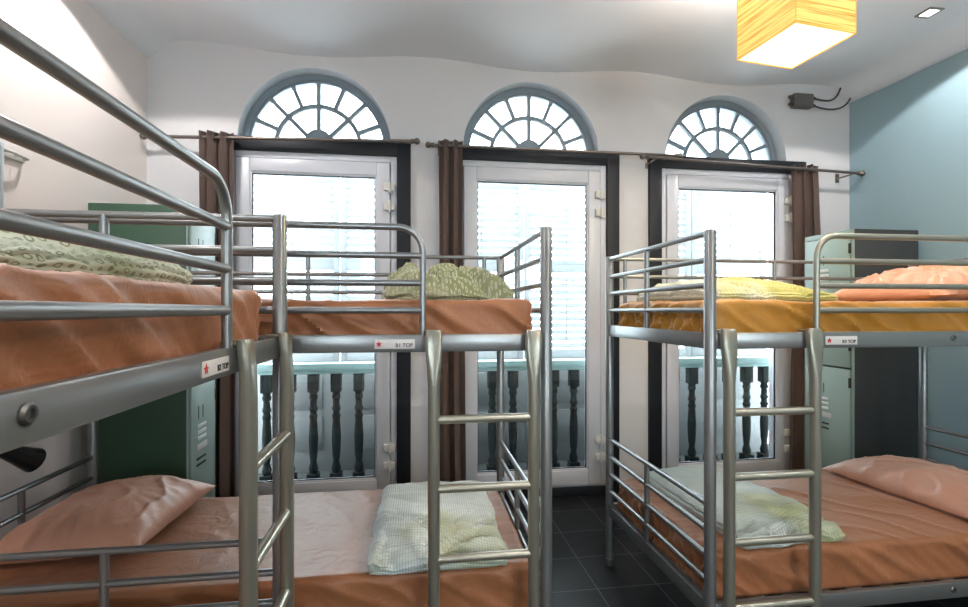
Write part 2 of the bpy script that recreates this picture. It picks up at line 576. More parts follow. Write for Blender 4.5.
for i, dc in enumerate(DOORS):
    root = empty('door_%d' % (i + 1), (dc, ROOM_Y1, 0))
    struct(root, ['white glazed door below the leftmost fanlight', 'white glazed door between the other two', 'white glazed door nearest the teal wall'][i])
    bm = NB()
    box(bm, -.68, -.58, -.035, .05, 0, 2.645, .004)
    box(bm, .58, .68, -.035, .05, 0, 2.645, .004)
    box(bm, -.58, .58, -.035, .05, 2.55, 2.645, .004)
    obj('door_architrave', bm, M_black, root, label='black painted surround')
    bm = NB(); box(bm, -.58, .58, -.02, .25, 0, .07, .004)
    obj('threshold', bm, M_black, root)
    bm = NB(); ring_frame(bm, -.58, .58, .07, 2.55, .045, -.01, .07)
    ring_frame(bm, -.542, .542, .072, 2.512, .024, .052, .069, 0)
    obj('door_casing', bm, M_pvc, root)
    bm = NB()
    ring_frame(bm, -.53, .53, .085, 2.5, .095, -.022, .05, .006, wb=.115)
    # glazing bead
    ring_frame(bm, -.437, .437, .198, 2.407, .012, -.012, .04, .002)
    obj('door_leaf', bm, M_pvc, root)
    bm = NB(); box(bm, -.43, .43, .012, .02, .205, 2.40)
    obj('door_pane', bm, M_glass, root)
    bm = NB(); ring_frame(bm, -.427, .427, .208, 2.397, .008, .004, .012, 0)
    obj('glazing_gasket', bm, M_black, root)
    for hz in (.30, .43, 2.18, 2.32):
        bm = NB()
        box(bm, .485, .565, -.045, -.018, hz - .028, hz + .028, .006)
        tube(bm, [(.53, -.045, hz - .04), (.53, -.045, hz + .04)], .010, 10)
        obj('hinge', bm, M_hinge, root)

# unseen rear wall windows, added to let in more daylight
for i, (a, b) in enumerate(REAR):
    root = empty('window_%d' % (i + 4), ((a + b) / 2, ROOM_Y0 - .1, RZ0))
    struct(root, 'added unseen white framed rear wall window, ' + ('towards the cream wall', 'towards the teal wall')[i])
    hw_, hz_ = (b - a) / 2, RZ1 - RZ0
    bm = NB(); ring_frame(bm, -hw_, hw_, 0, hz_, .06, -.03, .03)
    box(bm, -.03, .03, -.03, .03, .06, hz_ - .06, .004)
    obj('window_frame', bm, M_pvc, root)
    bm = NB(); box(bm, -hw_ + .05, hw_ - .05, -.003, .003, .05, hz_ - .05)
    obj('window_pane', bm, M_glass, root)
    ld = bpy.data.lights.new('daylight_portal', 'AREA')
    ld.shape = 'RECTANGLE'; ld.size = b - a; ld.size_y = hz_
    ld.cycles.is_portal = True
    lo = bpy.data.objects.new('daylight_portal', ld)
    C.objects.link(lo)
    lo.location = ((a + b) / 2, ROOM_Y0 - .15, RZ0 + hz_ / 2)
    lo.rotation_euler = (R(90), 0, 0)

# ------------------------------------------------------------------ fanlights
for i, fc in enumerate(FAN):
    root = empty('window_%d' % (i + 1), (fc, ROOM_Y1 + .10, FZ))
    struct(root, 'semicircular fanlight of radiating panes above the ' + ('leftmost glazed door', 'middle glazed door', 'glazed door nearest the teal wall')[i])

    def arcband(bm, r0, r1, y0, y1, n=40):
        A = []
        for k in range(n + 1):
            t = PI * k / n
            c, s = math.cos(t), math.sin(t)
            A.append([bm.verts.new(p) for p in ((r0 * c, y0, r0 * s), (r1 * c, y0, r1 * s), (r1 * c, y1, r1 * s), (r0 * c, y1, r0 * s))])
        for a, b in zip(A, A[1:]):
            for q_ in range(4):
                bm.faces.new((a[q_], a[(q_ + 1) % 4], b[(q_ + 1) % 4], b[q_]))
        bm.faces.new(A[0]); bm.faces.new(A[-1])
    bm = NB()
    arcband(bm, .488, .531, 0, .05)
    arcband(bm, .472, .490, .012, .05)
    box(bm, -.53, .53, 0, .05, 0, .035)
    obj('window_frame', bm, M_fan, root)
    bm = NB()
    arcband(bm, .288, .318, .015, .045)
    # hub
    K = 16
    f_ = [bm.verts.new((.10 * math.cos(PI * k / K), .005, .10 * math.sin(PI * k / K) + .03)) for k in range(K + 1)]
    b_ = [bm.verts.new((v.co.x, .05, v.co.z)) for v in f_]
    bm.faces.new(f_); bm.faces.new(b_[::-1])
    for k in range(K): bm.faces.new((f_[k], f_[k + 1], b_[k + 1], b_[k]))
    for k in range(1, 8):
        t = PI * k / 8
        r0 = .04 if k % 2 == 0 else .30
        c, s = math.cos(t), math.sin(t)
        hw = .0145
        vs = []
        for (r, w_) in ((r0, -hw), (.485, -hw), (.485, hw), (r0, hw)):
            vs.append((r * c - w_ * s, r * s + w_ * c))
        fa = [bm.verts.new((a, .013, b)) for a, b in vs]
        fb = [bm.verts.new((a, .045, b)) for a, b in vs]
        bm.faces.new(fa); bm.faces.new(fb[::-1])
        for k2 in range(4): bm.faces.new((fa[k2], fa[(k2 + 1) % 4], fb[(k2 + 1) % 4], fb[k2]))
    obj('glazing_bars', bm, M_fan, root)
    bm = NB()
    f_ = [bm.verts.new((.49 * math.cos(PI * k / 32), .03, .49 * math.sin(PI * k / 32))) for k in range(33)]
    bm.faces.new(f_)
    g = bmesh.ops.extrude_face_region(bm, geom=bm.faces[:])
    for v in [e for e in g['geom'] if isinstance(e, bmesh.types.BMVert)]: v.co.y += .005
    obj('window_pane', bm, M_glass, root)
    bm = NB(); box(bm, -.53, .53, -.10, .20, -.006, .004)
    obj('window_sill', bm, M_rev, root)

# daylight portals just outside the openings
for i, dc in enumerate(DOORS):
    for (zc, hh, w) in ((1.30, 2.2, .9), (2.91, .52, 1.0)):
        ld = bpy.data.lights.new('daylight_portal', 'AREA')
        ld.shape = 'RECTANGLE'; ld.size = w; ld.size_y = hh
        ld.cycles.is_portal = True
        lo = bpy.data.objects.new('daylight_portal', ld)
        C.objects.link(lo)
        lo.location = (dc, ROOM_Y1 + .2, zc)
        lo.rotation_euler = (R(-90), 0, 0)   # faces into the room (-Y)

# ------------------------------------------------------------------ balcony outside
bm = NB(); box(bm, ROOM_X0 - .2, ROOM_X1 + .2, ROOM_Y1 + WALL_T, 4.75, -.12, 0.02)
struct(obj('ground_balcony', bm, M_balc), 'balcony floor outside the doors')
BY = 4.10
bal_proto = None


def baluster_bm():
    bm = NB()
    box(bm, -.045, .045, -.045, .045, 0, .10, .004)
    lathe(bm, [(.030, .10), (.038, .13), (.030, .16), (.024, .18), (.032, .24), (.036, .33), (.037, .38), (.033, .45), (.028, .51),
               (.034, .525), (.034, .54), (.026, .55), (.026, .57), (.034, .58), (.034, .60), (.027, .61), (.026, .66), (.034, .67),
               (.034, .69), (.028, .70), (.034, .72)], 14)
    box(bm, -.040, .040, -.040, .040, .72, .86, .004)
    return bm


def balustrade(idx, dc):
    root = empty('balustrade', (dc, BY, .02))
    tag(root, ['dark balustrade with pale green handrail outside the leftmost glazed door',
               'dark balustrade with pale green handrail outside the middle glazed door',
               'dark balustrade with pale green handrail outside the door nearest the teal wall'][idx], 'balustrade', 'balustrades on the balcony')
    bm = NB(); box(bm, -.78, .78, -.07, .07, .93, .985, .006)
    box(bm, -.78, .78, -.05, .05, .90, .932, .004)
    obj('handrail', bm, M_hand, root, label='pale green handrail')
    bm = NB(); box(bm, -.78, .78, -.06, .06, 0, .05, .006)
    obj('bottom_rail', bm, M_balu, root)
    me = mesh_of(baluster_bm(), 'baluster', M_balu)
    for v in me.vertices: v.co.z *= 1.047
    for k in range(8):
        obj('baluster', me, None, root, loc=(-.66 + k * .178, 0, 0))
    return root


for i, dc in enumerate(DOORS):
    balustrade(i, dc + (0.03, 0.06, .08)[i])


# louvred shutters beyond the balustrade
def shutter_leaf(x0, x1, name='shutter'):
    w = x1 - x0
    bm = NB()
    box(bm, x0, x0 + .055, 0, .035, .981, 2.62, .003)
    box(bm, x1 - .055, x1, 0, .035, .981, 2.62, .003)
    for z0, z1 in ((.981, 1.06), (1.78, 1.86), (2.54, 2.62)):
        box(bm, x0 + .055, x1 - .055, 0, .035, z0, z1, .003)
    n = 0
    for za, zb in ((1.08, 1.78), (1.86, 2.54)):
        z = za + .02
        while z < zb - .02:
            vs = box(bm, x0 + .055, x1 - .055, -.003, .003, -.026, .026)
            M = Matrix.Translation((0, .0175, z)) @ Matrix.Rotation(R(-38), 4, 'X')
            for v in vs: v.co = M @ v.co
            z += .062
    tube(bm, [((x0 + x1) / 2, -.012, 1.15), ((x0 + x1) / 2, -.012, 1.72)], .006, 6)
    tube(bm, [((x0 + x1) / 2, -.012, 1.93), ((x0 + x1) / 2, -.012, 2.48)], .006, 6)
    return bm


SY = 4.45
for i, dc in enumerate(DOORS):
    root = empty('louvered_shutters', (dc, SY, 0))
    tag(root, ['white louvered shutters glowing with daylight outside the leftmost glazed door',
               'white louvered shutters glowing with daylight outside the middle glazed door',
               'white louvered shutters glowing with daylight outside the door nearest the teal wall'][i], 'shutters', 'louvered shutters across the balcony')
    off = .06 + .05 * i
    obj('shutter_leaf', shutter_leaf(off - .80, off - .004), M_louv, root)
    obj('shutter_leaf', shutter_leaf(off + .004, off + .80), M_louv, root)
    bm = NB()
    box(bm, off - .80, off + .80, .008, .028, .02, .98, .002)
    for k in (-1, 1):
        for z in (.2, .56):
            box(bm, off + k * .40 - .25, off + k * .40 + .25, .0, .012, z, z + .30, .004)
    obj('lower_panel', bm, M_shutlow, root, label='grey solid lower panels')


# ------------------------------------------------------------------ curtains and rods
def curtain(name, x0, x1, ztop, y, label, seed, xb0=None, xb1=None, zb=.12, folds=2.5):
    xb0 = x0 if xb0 is None else xb0
    xb1 = x1 if xb1 is None else xb1
    xc = (x0 + x1) / 2
    root = empty(name, (xc, y, 0))
    bm = NB()
    nu, nv = 90, 60
    rows = []
    for j in range(nv + 1):
        v = j / nv
        z = ztop + .035 - (ztop + .035 - zb) * v
        row = []
        a = x0 + (xb0 - x0) * v; b = x1 + (xb1 - x1) * v
        pinch = 1 - .10 * math.sin(PI * min(1, v * 1.6)) + .02 * N(seed, v * 4)
        for i in range(nu + 1):
            u = i / nu
            ph = 2 * PI * folds * (u + .10 * N(u * 2.5 + seed, v * .8)) + .5 * N(seed * 2, v * 1.2)
            cx = (a + b) / 2 + ((a + (b - a) * u) - (a + b) / 2) * pinch
            amp = .045 * (.75 + .35 * v) * (1 + .3 * N(u * 3, v * 2, seed))
            row.append(bm.verts.new((cx - xc + .010 * math.sin(ph * 2 + 1), amp * math.sin(ph), z)))
        rows.append(row)
    for A, B in zip(rows, rows[1:]):
        for i in range(nu):
            bm.faces.new((A[i], A[i + 1], B[i + 1], B[i]))
    g = bmesh.ops.solidify(bm, geom=bm.faces[:], thickness=.003)
    obj('curtain_cloth', bm, M_curtain, root, ang=80)
    for k in range(int(folds * 2)):
        u = (k + .0) / (folds * 2) + .02
        bm = NB()
        cx = x0 + (x1 - x0) * u - xc
        tube(bm, [(cx + .002, .026 * math.cos(2 * PI * t / 16), ztop + .026 * math.sin(2 * PI * t / 16)) for t in range(16)], .005, 8, closed=True)
        obj('eyelet', bm, M_rod, root)
    tag(root, label, 'curtain', 'brown eyelet curtains')
    return root


CY = 3.55
curtain('curtain', -1.43, -1.225, 2.60, CY, 'brown curtain gathered beside the tall green locker', 1.3, -1.44, -1.22)
curtain('curtain', .165, .335, 2.62, CY, 'brown curtain gathered between the left and middle glazed doors', 5.1, .17, .36)
curtain('curtain', 2.99, 3.22, 2.56, CY, 'brown curtain gathered between the third glazed door and the grey locker', 9.7, 2.96, 3.40)


def rod(p0, p1, label, brackets):
    p0, p1 = Vector(p0), Vector(p1)
    root = empty('curtain_rod', p0)
    d = p1 - p0
    bm = NB(); tube(bm, [(0, 0, 0), d], .0115, 12)
    obj('pole', bm, M_rod, root)
    u = d.normalized()
    for e, s in ((Vector((0, 0, 0)), -1), (d, 1)):
        bm = NB()
        lathe(bm, [(.012, -.01), (.018, 0), (.018, .008), (.012, .014), (.020, .024), (.024, .036), (.020, .048), (.008, .056)], 14, e, u * s)
        obj('finial', bm, M_rod, root)
    for t in brackets:
        q_ = d * t
        bm = NB()
        yw = ROOM_Y1 - p0.y - q_.y
        tube(bm, [(q_.x, q_.y, q_.z - .012), (q_.x, yw - .005, q_.z - .012)], .007, 8)
        box(bm, q_.x - .018, q_.x + .018, yw - .006, yw, q_.z - .045, q_.z + .03, .002)
        obj('bracket', bm, M_rod, root)
    tag(root, label, 'curtain rod', 'curtain rods above the glazed doors')


rod((-1.75, 3.55, 2.585), (-.02, 3.55, 2.635), 'slim metal curtain rod above the leftmost glazed door', (.03, .96))
rod((.13, 3.55, 2.615), (1.99, 3.55, 2.62), 'slim metal curtain rod above the middle glazed door', (.03, .97))
rod((1.74, 3.515, 2.590), (3.545, 3.515, 2.535), 'slim metal curtain rod reaching from third glazed door to teal wall', (.04, .97))

# junction box with cables
root = empty('junction_box', (3.14, ROOM_Y1, 3.14))
bm = NB(); box(bm, -.085, .085, -.06, 0, -.055, .055, .006)
box(bm, -.075, .075, -.068, -.058, -.045, .045, .004)
obj('box_body', bm, M_jbox, root)
for (a, b) in ((-1, .03), (-1, -.03), (1, .03), (1, -.03)):
    bm = NB(); tube(bm, [(a * .083, -.03, b), (a * .115, -.03, b)], .013, 10)
    obj('cable_gland', bm, M_cable, root)
for (b, ex, drop) in ((.03, .33, .0), (-.03, .42, .02)):
    bm = NB()
    P0, P1, P2, P3 = Vector((.11, -.03, b)), Vector((.25, -.03, b - .02 - drop)), Vector((ex - .02, -.03, b - .03)), Vector((ex + .01, -.05, ceil_z(3.14 + ex, 3.6) - 3.14 + .0))
    tube(bm, [(P0 * (1 - t) ** 3 + P1 * 3 * t * (1 - t) ** 2 + P2 * 3 * t * t * (1 - t) + P3 * t ** 3) for t in [k / 16 for k in range(17)]], .007, 8)
    obj('cable', bm, M_cable, root)
tag(root, 'small grey electrical junction box with dark cables looping up to the ceiling', 'junction box')


# ------------------------------------------------------------------ lamps
def pendant(x, y, label):
    root = empty('pendant_lamp', (x, y, 2.63), R(6.9))
    s = .162
    H_ = .36
    bm = NB()
    # four raffia sides, slightly tapering, with thickness
    for k in range(4):
        c, sn = math.cos(k * PI / 2), math.sin(k * PI / 2)
        def T(a, b, z): return (a * c - b * sn, a * sn + b * c, z)
        vs = []
        for b in (-s, -s + .003):
            vs.append([bm.verts.new(T(a, b, z)) for a, z in ((-s, 0), (s, 0), (s, H_), (-s, H_))])
        bm.faces.new(vs[0]); bm.faces.new(vs[1][::-1])
        for q_ in range(4): bm.faces.new((vs[0][q_], vs[0][(q_ + 1) % 4], vs[1][(q_ + 1) % 4], vs[1][q_]))
    obj('shade', bm, M_shade, root)
    bm = NB()
    for z in (0, H_):
        for k in range(4):
            c, sn = math.cos(k * PI / 2), math.sin(k * PI / 2)
            tube(bm, [(-s * c + s * sn, -s * sn - s * c, z), (s * c + s * sn, s * sn - s * c, z)], .0025, 6)
    for a in (-1, 1):
        for b in (-1, 1):
            tube(bm, [(a * s, b * s, 0), (a * s, b * s, H_)], .0018, 6)
    tube(bm, [(-s, 0, H_), (s, 0, H_)], .0025, 6); tube(bm, [(0, -s, H_), (0, s, H_)], .0025, 6)
    tube(bm, [(s + .001, -.02, 0), (s + .001, -.02, H_)], .002, 6)
    obj('shade_frame', bm, M_frameo, root)
    bm = NB(); box(bm, -s + .004, s - .004, -s + .004, s - .004, .002, .006)
    obj('diffuser', bm, M_diff, root)
    bm = NB(); tube(bm, [(0, 0, H_), (0, 0, ceil_z(x, y) - 2.63 - .03)], .003, 8)
    obj('cord', bm, M_cord, root)
    bm = NB(); zt = ceil_z(x, y) - 2.63
    lathe(bm, [(.045, zt + .004), (.045, zt - .012), (.030, zt - .03), (.006, zt - .035)], 20)
    obj('ceiling_rose', bm, M_cord, root)
    ld = bpy.data.lights.new('pendant_glow', 'AREA')
    ld.shape = 'SQUARE'; ld.size = .30
    ld.energy = PENDANT_W; ld.color = PENDANT_COL
    lo = bpy.data.objects.new('pendant_glow', ld); C.objects.link(lo)
    lo.parent = root; lo.location = (0, 0, -.004)
    # shade open at the top; uplight added there to brighten the ceiling
    ld = bpy.data.lights.new('pendant_ceiling_fill', 'AREA')
    ld.shape = 'SQUARE'; ld.size = .26
    ld.energy = CEILING_FILL_W; ld.color = (1.0, 0.93, 0.86)
    lo = bpy.data.objects.new('pendant_ceiling_fill', ld); C.objects.link(lo)
    lo.parent = root; lo.location = (0, 0, H_ - .03); lo.rotation_euler = (PI, 0, 0)
    tag(root, label, 'pendant lamp')
    return root


pendant(1.715, 2.031, 'glowing yellow raffia box pendant lamp above the bunk bed with B3 TOP sticker')
pendant(1.9, -.9, 'added raffia box pendant lamp, out of view near the rear wall')  # extra lamp out of view, added for warm light from the rear


def downlight(x, y, label, power=DOWNLIGHT_W):
    z = ceil_z(x, y)
    root = empty('downlight', (x, y, z))
    bm = NB()
    box(bm, -.038, .038, -.038, .038, -.005, -.002)
    obj('glowing_lens', bm, M_down, root)
    bm = NB()
    for (a, b, c, d) in ((-.05, .05, -.05, -.036), (-.05, .05, .036, .05), (-.05, -.036, -.036, .036), (.036, .05, -.036, .036)):
        box(bm, a, b, c, d, -.008, .001, .001)
    obj('rim', bm, M_rim, root)
    ld = bpy.data.lights.new('downlight_beam', 'SPOT')
    ld.energy = power; ld.color = DOWNLIGHT_COL
    ld.spot_size = R(134); ld.spot_blend = 0.12; ld.shadow_soft_size = .035
    lo = bpy.data.objects.new('downlight_beam', ld); C.objects.link(lo)
    lo.parent = root; lo.location = (0, 0, -.012)
    tag(root, label, 'downlight', 'recessed ceiling downlights')


downlight(3.15, 2.63, 'square recessed downlight glowing in the ceiling near the teal wall')
downlight(-1.38, 2.63, 'square recessed downlight above the bed beside the cream wall', 36.0)
downlight(.9, .2, 'added square downlight, out of view over the aisle')  # from here on unseen downlights, added to light the room
downlight(-1.38, .2, 'added square downlight, out of view above the nearest bunk bed', 40.0)
downlight(3.15, .2, 'added square downlight, out of view near the teal wall towards the room rear')

# black reading lamp on the left wall over the lower bunk
root = empty('reading_lamp', (ROOM_X0, 2.20, .925))
bm = NB(); lathe(bm, [(.035, 0), (.035, .012), (.02, .02)], 18, (0, 0, 0), (1, 0, 0))
obj('wall_plate', bm, M_lampblk, root)
bm = NB(); tube(bm, [(.015, 0, 0), (.06, 0, 0), (.10, .01, -.02), (.15, .02, -.045)], .007, 8)
obj('arm', bm, M_lampblk, root)
ax = Vector((.25, .85, -.55)).normalized()
bm = NB(); lathe(bm, [(.012, -.02), (.022, -.01), (.025, .03), (.036, .10), (.052, .185), (.050, .185), (.034, .10), (.02, .03)], 24, (.15, .02, -.045), ax)
obj('lamp_shade', bm, M_lampblk, root)
bm = NB(); lathe(bm, [(.01, .03), (.022, .06), (.025, .09), (.012, .115), (.002, .12)], 16, (.15, .02, -.045), ax)
obj('bulb', bm, M_lampin, root)
tag(root, 'black cone-shaped reading lamp above the lower bunk beside the left wall', 'reading lamp')

# small wall rack with cloth, on left wall
root = empty('wall_rack', (ROOM_X0, 2.24, 2.135))
bm = NB()
box(bm, 0, .012, -.34, .34, -.02, .012, .003)
tube(bm, [(.01, -.34, 0), (.045, -.32, -.006), (.055, -.26, -.006), (.055, .22, -.006), (.045, .31, -.006), (.01, .34, 0)], .008, 8)
for k in range(9):
    yy = -.28 + k * .07
    tube(bm, [(.01, yy, 0), (.052, yy, -.006)], .004, 6)
obj('rack_frame', bm, M_hinge, root)
tag(root, 'small pale metal rack fixed high on the cream wall', 'wall rack')
bm = NB()
nu, nv = 20, 14
rows = []
for j in range(nv + 1):
    v = j / nv
    rows.append([bm.verts.new((.012 * math.sin(i * .8) * v + .068, -.34 + .42 * i / nu, .012 - .30 * v)) for i in range(nu + 1)])
for A, B in zip(rows, rows[1:]):
    for i in range(nu): bm.faces.new((A[i], A[i + 1], B[i + 1], B[i]))
bmesh.ops.solidify(bm, geom=bm.faces[:], thickness=.006)
tw = obj('towel', bm, M_towel, None, loc=(ROOM_X0 + .005, 2.3, 2.135), ang=80)
tag(tw, 'pale blue grey cloth hanging from the small wall rack', 'towel')


# ------------------------------------------------------------------ bunk beds
BL, BW = 2.037, .950
BARS = (1.716, 1.618, 1.523, 1.429)
RB = .0112


def make_text(txt, size):
    cu = bpy.data.curves.new('lettering', 'FONT')
    cu.body = txt; cu.size = size; cu.extrude = .0006
    cu.offset = size * .012
    cu.align_x = 'RIGHT'; cu.align_y = 'CENTER'
    o = bpy.data.objects.new('tmp', cu)
    C.objects.link(o)
    bpy.context.view_layer.update()
    me = bpy.data.meshes.new_from_object(o)
    bpy.data.objects.remove(o)
    return me


def ladder_rail_bm(cx, cy):
    bm = NB()
    seg = 20
    secs = [(1.361, .026, .013, .010), (1.350, .0285, .015, .006), (1.30, .029, .014, .002), (1.265, .027, .015, 0), (1.22, .0235, .018, 0), (1.17, .0205, .0205, 0), (.02, .0205, .0205, 0)]
    rings = []
    for z, hx, hy, dy in secs:
        pw = 2.0 if z <= 1.17 else (2.0 + min(3.0, (z - 1.17) * 22))
        ring = []
        for k in range(seg):
            t = 2 * PI * k / seg
            c, s = math.cos(t), math.sin(t)
            ring.append((cx + hx * math.copysign(abs(c) ** (2 / pw), c), cy + dy + hy * math.copysign(abs(s) ** (2 / pw), s), z))
        rings.append(ring)
    loft(bm, rings)
    # hook plate over the side beam
    box(bm, cx - .024, cx + .024, cy + .0, cy + .056, 1.347, 1.357, .003)
    box(bm, cx - .024, cx + .024, cy + .048, cy + .056, 1.32, 1.357, .002)
    return bm


def make_bunk(s, text, label):
    """front along -y; ladder at +x when s=1"""
    root = empty('bunk_bed')
    hx, hy = BL / 2, BW / 2
    me_post = None
    for a in (-1, 1):
        for b in (-1, 1):
            if me_post is None:
                bm = NB()
                lathe(bm, [(.0215, .012), (.0215, 1.720), (.019, 1.727), (.010, 1.730)], 20)
                me_post = mesh_of(bm, 'post', M_tube)
                bm = NB(); lathe(bm, [(.024, 0), (.025, .004), (.025, .030), (.0225, .034)], 20)
                me_foot = mesh_of(bm, 'rubber_foot', M_cable)
            p = obj('post', me_post, None, root, loc=(a * hx, b * hy, 0))
            obj('rubber_foot', me_foot, None, p, label='black rubber foot')
    for (z0, z1, lv) in ((1.285, 1.346, 'upper'), (.283, .344, 'lower')):
        for b in (-1, 1):
            bm = NB(); box(bm, -hx + .012, hx - .012, b * hy - .012, b * hy + .012, z0, z1, .005)
            sb = obj('side_beam', bm, M_tube, root)
            if b == -1:
                bm = NB()
                lathe(bm, [(.0125, 0), (.0125, .003), (.0095, .006), (.006, .006), (.005, .002), (.004, .002)], 18, (-.018 * s, -hy - .012, z0 + .035), (0, -1, 0))
                obj('bolt', bm, M_bolt, sb)
        for a in (-1, 1):
            bm = NB(); box(bm, a * hx - .012, a * hx + .012, -hy + .012, hy - .012, z0, z1, .005)
            obj('end_beam', bm, M_tube, root)
        # slatted base
        bm = NB()
        n = 14
        for k in range(n):
            x0 = -hx + .05 + k * (BL - .1 - .07) / (n - 1)
            box(bm, x0, x0 + .07, -hy + .012, hy - .012, z1 - .045, z1 - .028)
        obj('slatted_base', bm, M_slat, root)
    # end rails
    for dz in (0, -1.01):
        for a in (-1, 1):
            bm = NB()
            for z in BARS:
                tube(bm, [(a * hx, -hy, z + dz), (a * hx, hy, z + dz)], RB, 12)
            tube(bm, [(a * hx, .028, BARS[0] + dz), (a * hx, .028, 1.33 + dz)], .0125, 12)
            obj('end_rail', bm, M_tube, root)
    # back rail on the upper bunk
    bm = NB()
    for z in BARS:
        tube(bm, [(-hx, hy, z), (hx, hy, z)], RB * .92, 12)
    for x in (-hx + .09, 0, hx - .09):
        tube(bm, [(x, hy, BARS[0]), (x, hy, 1.33)], .011, 12)
    obj('back_rail', bm, M_tube, root)
    # front guard rail with rounded end
    bm = NB()
    xe = s * (hx - .44)
    rr = .085
    pts = [(-s * hx, -hy, BARS[0])]
    zt = BARS[0]
    for k in range(9):
        t = PI / 2 * k / 8
        pts.append((xe - s * rr + s * rr * math.sin(t), -hy, zt - rr + rr * math.cos(t)))
    pts.append((xe, -hy, 1.33))
    tube(bm, pts, RB * 1.05, 14)
    for z in BARS[1:]:
        tube(bm, [(-s * hx, -hy, z), (xe, -hy, z)], RB, 12)
    obj('guard_rail', bm, M_tube_lamplit if s < 0 else M_tube, root)
    # ladder
    ly = -hy - .0345
    xr = (s * (hx - .054), s * (hx - .403))
    lad = M_tube_lamplit
    for x in xr:
        r_ = obj('ladder_rail', ladder_rail_bm(x, ly), lad, root)
        bm = NB(); lathe(bm, [(.022, 0), (.023, .004), (.023, .03), (.021, .034)], 18, (x, ly, 0))
        obj('rubber_foot', bm, M_cable, r_, label='black rubber foot')
    for z in (1.055, .818, .578, .340, .105):
        bm = NB()
        tube(bm, [(xr[0], ly, z), (xr[1], ly, z)], .0148, 14)
        obj('rung', bm, M_rung, root, label='brighter worn metal rung')
    # label plate
    px_ = s * (hx - .535)
    bm = NB(); box(bm, px_ - .068, px_ + .068, -hy - .0145, -hy - .0118, 1.2975, 1.3295, .001)
    pl = obj('label_plate', bm, M_label, root, label='white sticker reading ' + text)
    bm = NB()
    f_ = []
    for k in range(10):
        t = PI / 2 + 2 * PI * k / 10
        r0 = .0115 if k % 2 == 0 else .0052
        f_.append(bm.verts.new((px_ - .053 + r0 * math.cos(t), -hy - .0156, 1.3135 + r0 * math.sin(t))))
    bm.faces.new(f_)
    g = bmesh.ops.extrude_face_region(bm, geom=bm.faces[:])
    for v in [e for e in g['geom'] if isinstance(e, bmesh.types.BMVert)]: v.co.y += .0012
    obj('red_star', bm, M_red, pl)
    me = make_text(text, .0180)
    me.materials.clear(); me.materials.append(M_ink)
    t_ = obj('lettering', me, None, pl, loc=(px_ + .061, -hy - .0150, 1.309), rot=(R(90), 0, 0))
    tag(root, label, 'bunk bed', 'grey metal bunk beds')
    return root


BEDS = {
    'near': ((-.895, .6015), R(90), 1, 'B2 TOP', 'grey metal bunk bed along the cream wall, nearest, with B2 TOP sticker'),
    'mid': ((-.5515, 2.195), 0, 1, 'B1 TOP', 'grey metal bunk bed with B1 TOP sticker in front of the leftmost glazed door'),
    'right': ((2.1025, 2.165), 0, -1, 'B3 TOP', 'grey metal bunk bed with B3 TOP sticker beside the teal wall'),
}
for k, (xy, rz, s, txt, lab) in BEDS.items():
    b = make_bunk(s, txt, lab)
    b.location = (xy[0], xy[1], 0)
    b.rotation_euler = (0, 0, rz)


# ------------------------------------------------------------------ mattresses
def mattress(bed, level, label, material, seed, wr=1.0):
    h = {'upper': .150, 'lower': .182}[level]
    if bed == 'near' and level == 'upper': h = .168
    (cx, cy), rz, s, _, _ = BEDS[bed]
    w, d = BL - .044, BW - .064

    def fn(p, n, q):
        x, y, z = p
        top = max(0.0, n.z)
        side = 1 - abs(n.z)
        # broad sag and long shallow drag lines on top
        dz = .006 * N(x * 1.3 + seed, y * 1.9) + .004 * N(x * 3 + seed, y * 5)
        r1 = ridge(x * 5 + y * 3 + seed + .5 * N(x * 3, y * 3, seed), y * 2.2 - x * .7, seed)
        dz += .010 * wr * (r1 ** 4) * (.5 + .5 * N(x * 1.5 - seed, y * 1.5))
        # fine creases running to the corners
        ex = min(1, max(0, (abs(x) - w / 2 + .35) / .35)); ey = min(1, max(0, (abs(y) - d / 2 + .2) / .2))
        dz += .005 * wr * ex * ridge(y * 16 + seed, x * 2.2) ** 3
        p.z += dz * top
        # side drape folds, slanting
        fold = ridge((x + y) * 5.5 + z * 9 + seed + .25 * N(x * 4, y * 4, z * 3), z * 1.0 + seed) ** 1.5
        fold2 = ridge((x + y) * 15 + seed * 2 + z * 17, z * 1.2, 3.0) ** 2
        low = 1 - min(1, z / h)
        out = side * (.018 * wr * (fold - .45) + .007 * wr * fold2 * (.4 + low)) - side * .008 * low - .010
        if abs(n.x) > .7:      # gathered elastic at the ends
            out += .012 * min(1, low * 1.6) * math.sin(y * 95 + 3 * N(y * 6, seed)) * side
        nn = Vector((n.x, n.y, 0))
        p += nn * out
        p.z = max(0.0, p.z)
        return p
    bm = rounded_box(w, d, h, .035, .0135, fn, step_z=.011)
    z = 1.315 if level == 'upper' else .315
    o = obj('mattress', bm, material, loc=(cx, cy, z), rot=(0, 0, rz), ang=60)
    tag(o, label, 'mattress', 'mattresses in fitted sheets')
    return o


mattress('near', 'upper', 'tan sheeted mattress on the upper bunk with B2 TOP sticker', M_sheet, 1.7, 1.0)
mattress('near', 'lower', 'tan sheeted mattress on the lower bunk under the B2 TOP bed', M_sheet, 2.9)
mattress('mid', 'upper', 'tan sheeted mattress on the upper bunk with B1 TOP sticker', M_sheet, 4.2, 1.2)
mattress('mid', 'lower', 'tan sheeted mattress on the lower bunk under the B1 TOP bed', M_sheet, 6.6, .6)
mattress('right', 'upper', 'lamp-tinted tan sheeted mattress on the upper bunk with B3 TOP sticker', M_sheet_lamplit, 8.1, 1.2)
mattress('right', 'lower', 'tan sheeted mattress on the lower bunk under the B3 TOP bed', M_sheet, 11.3, 1.2)


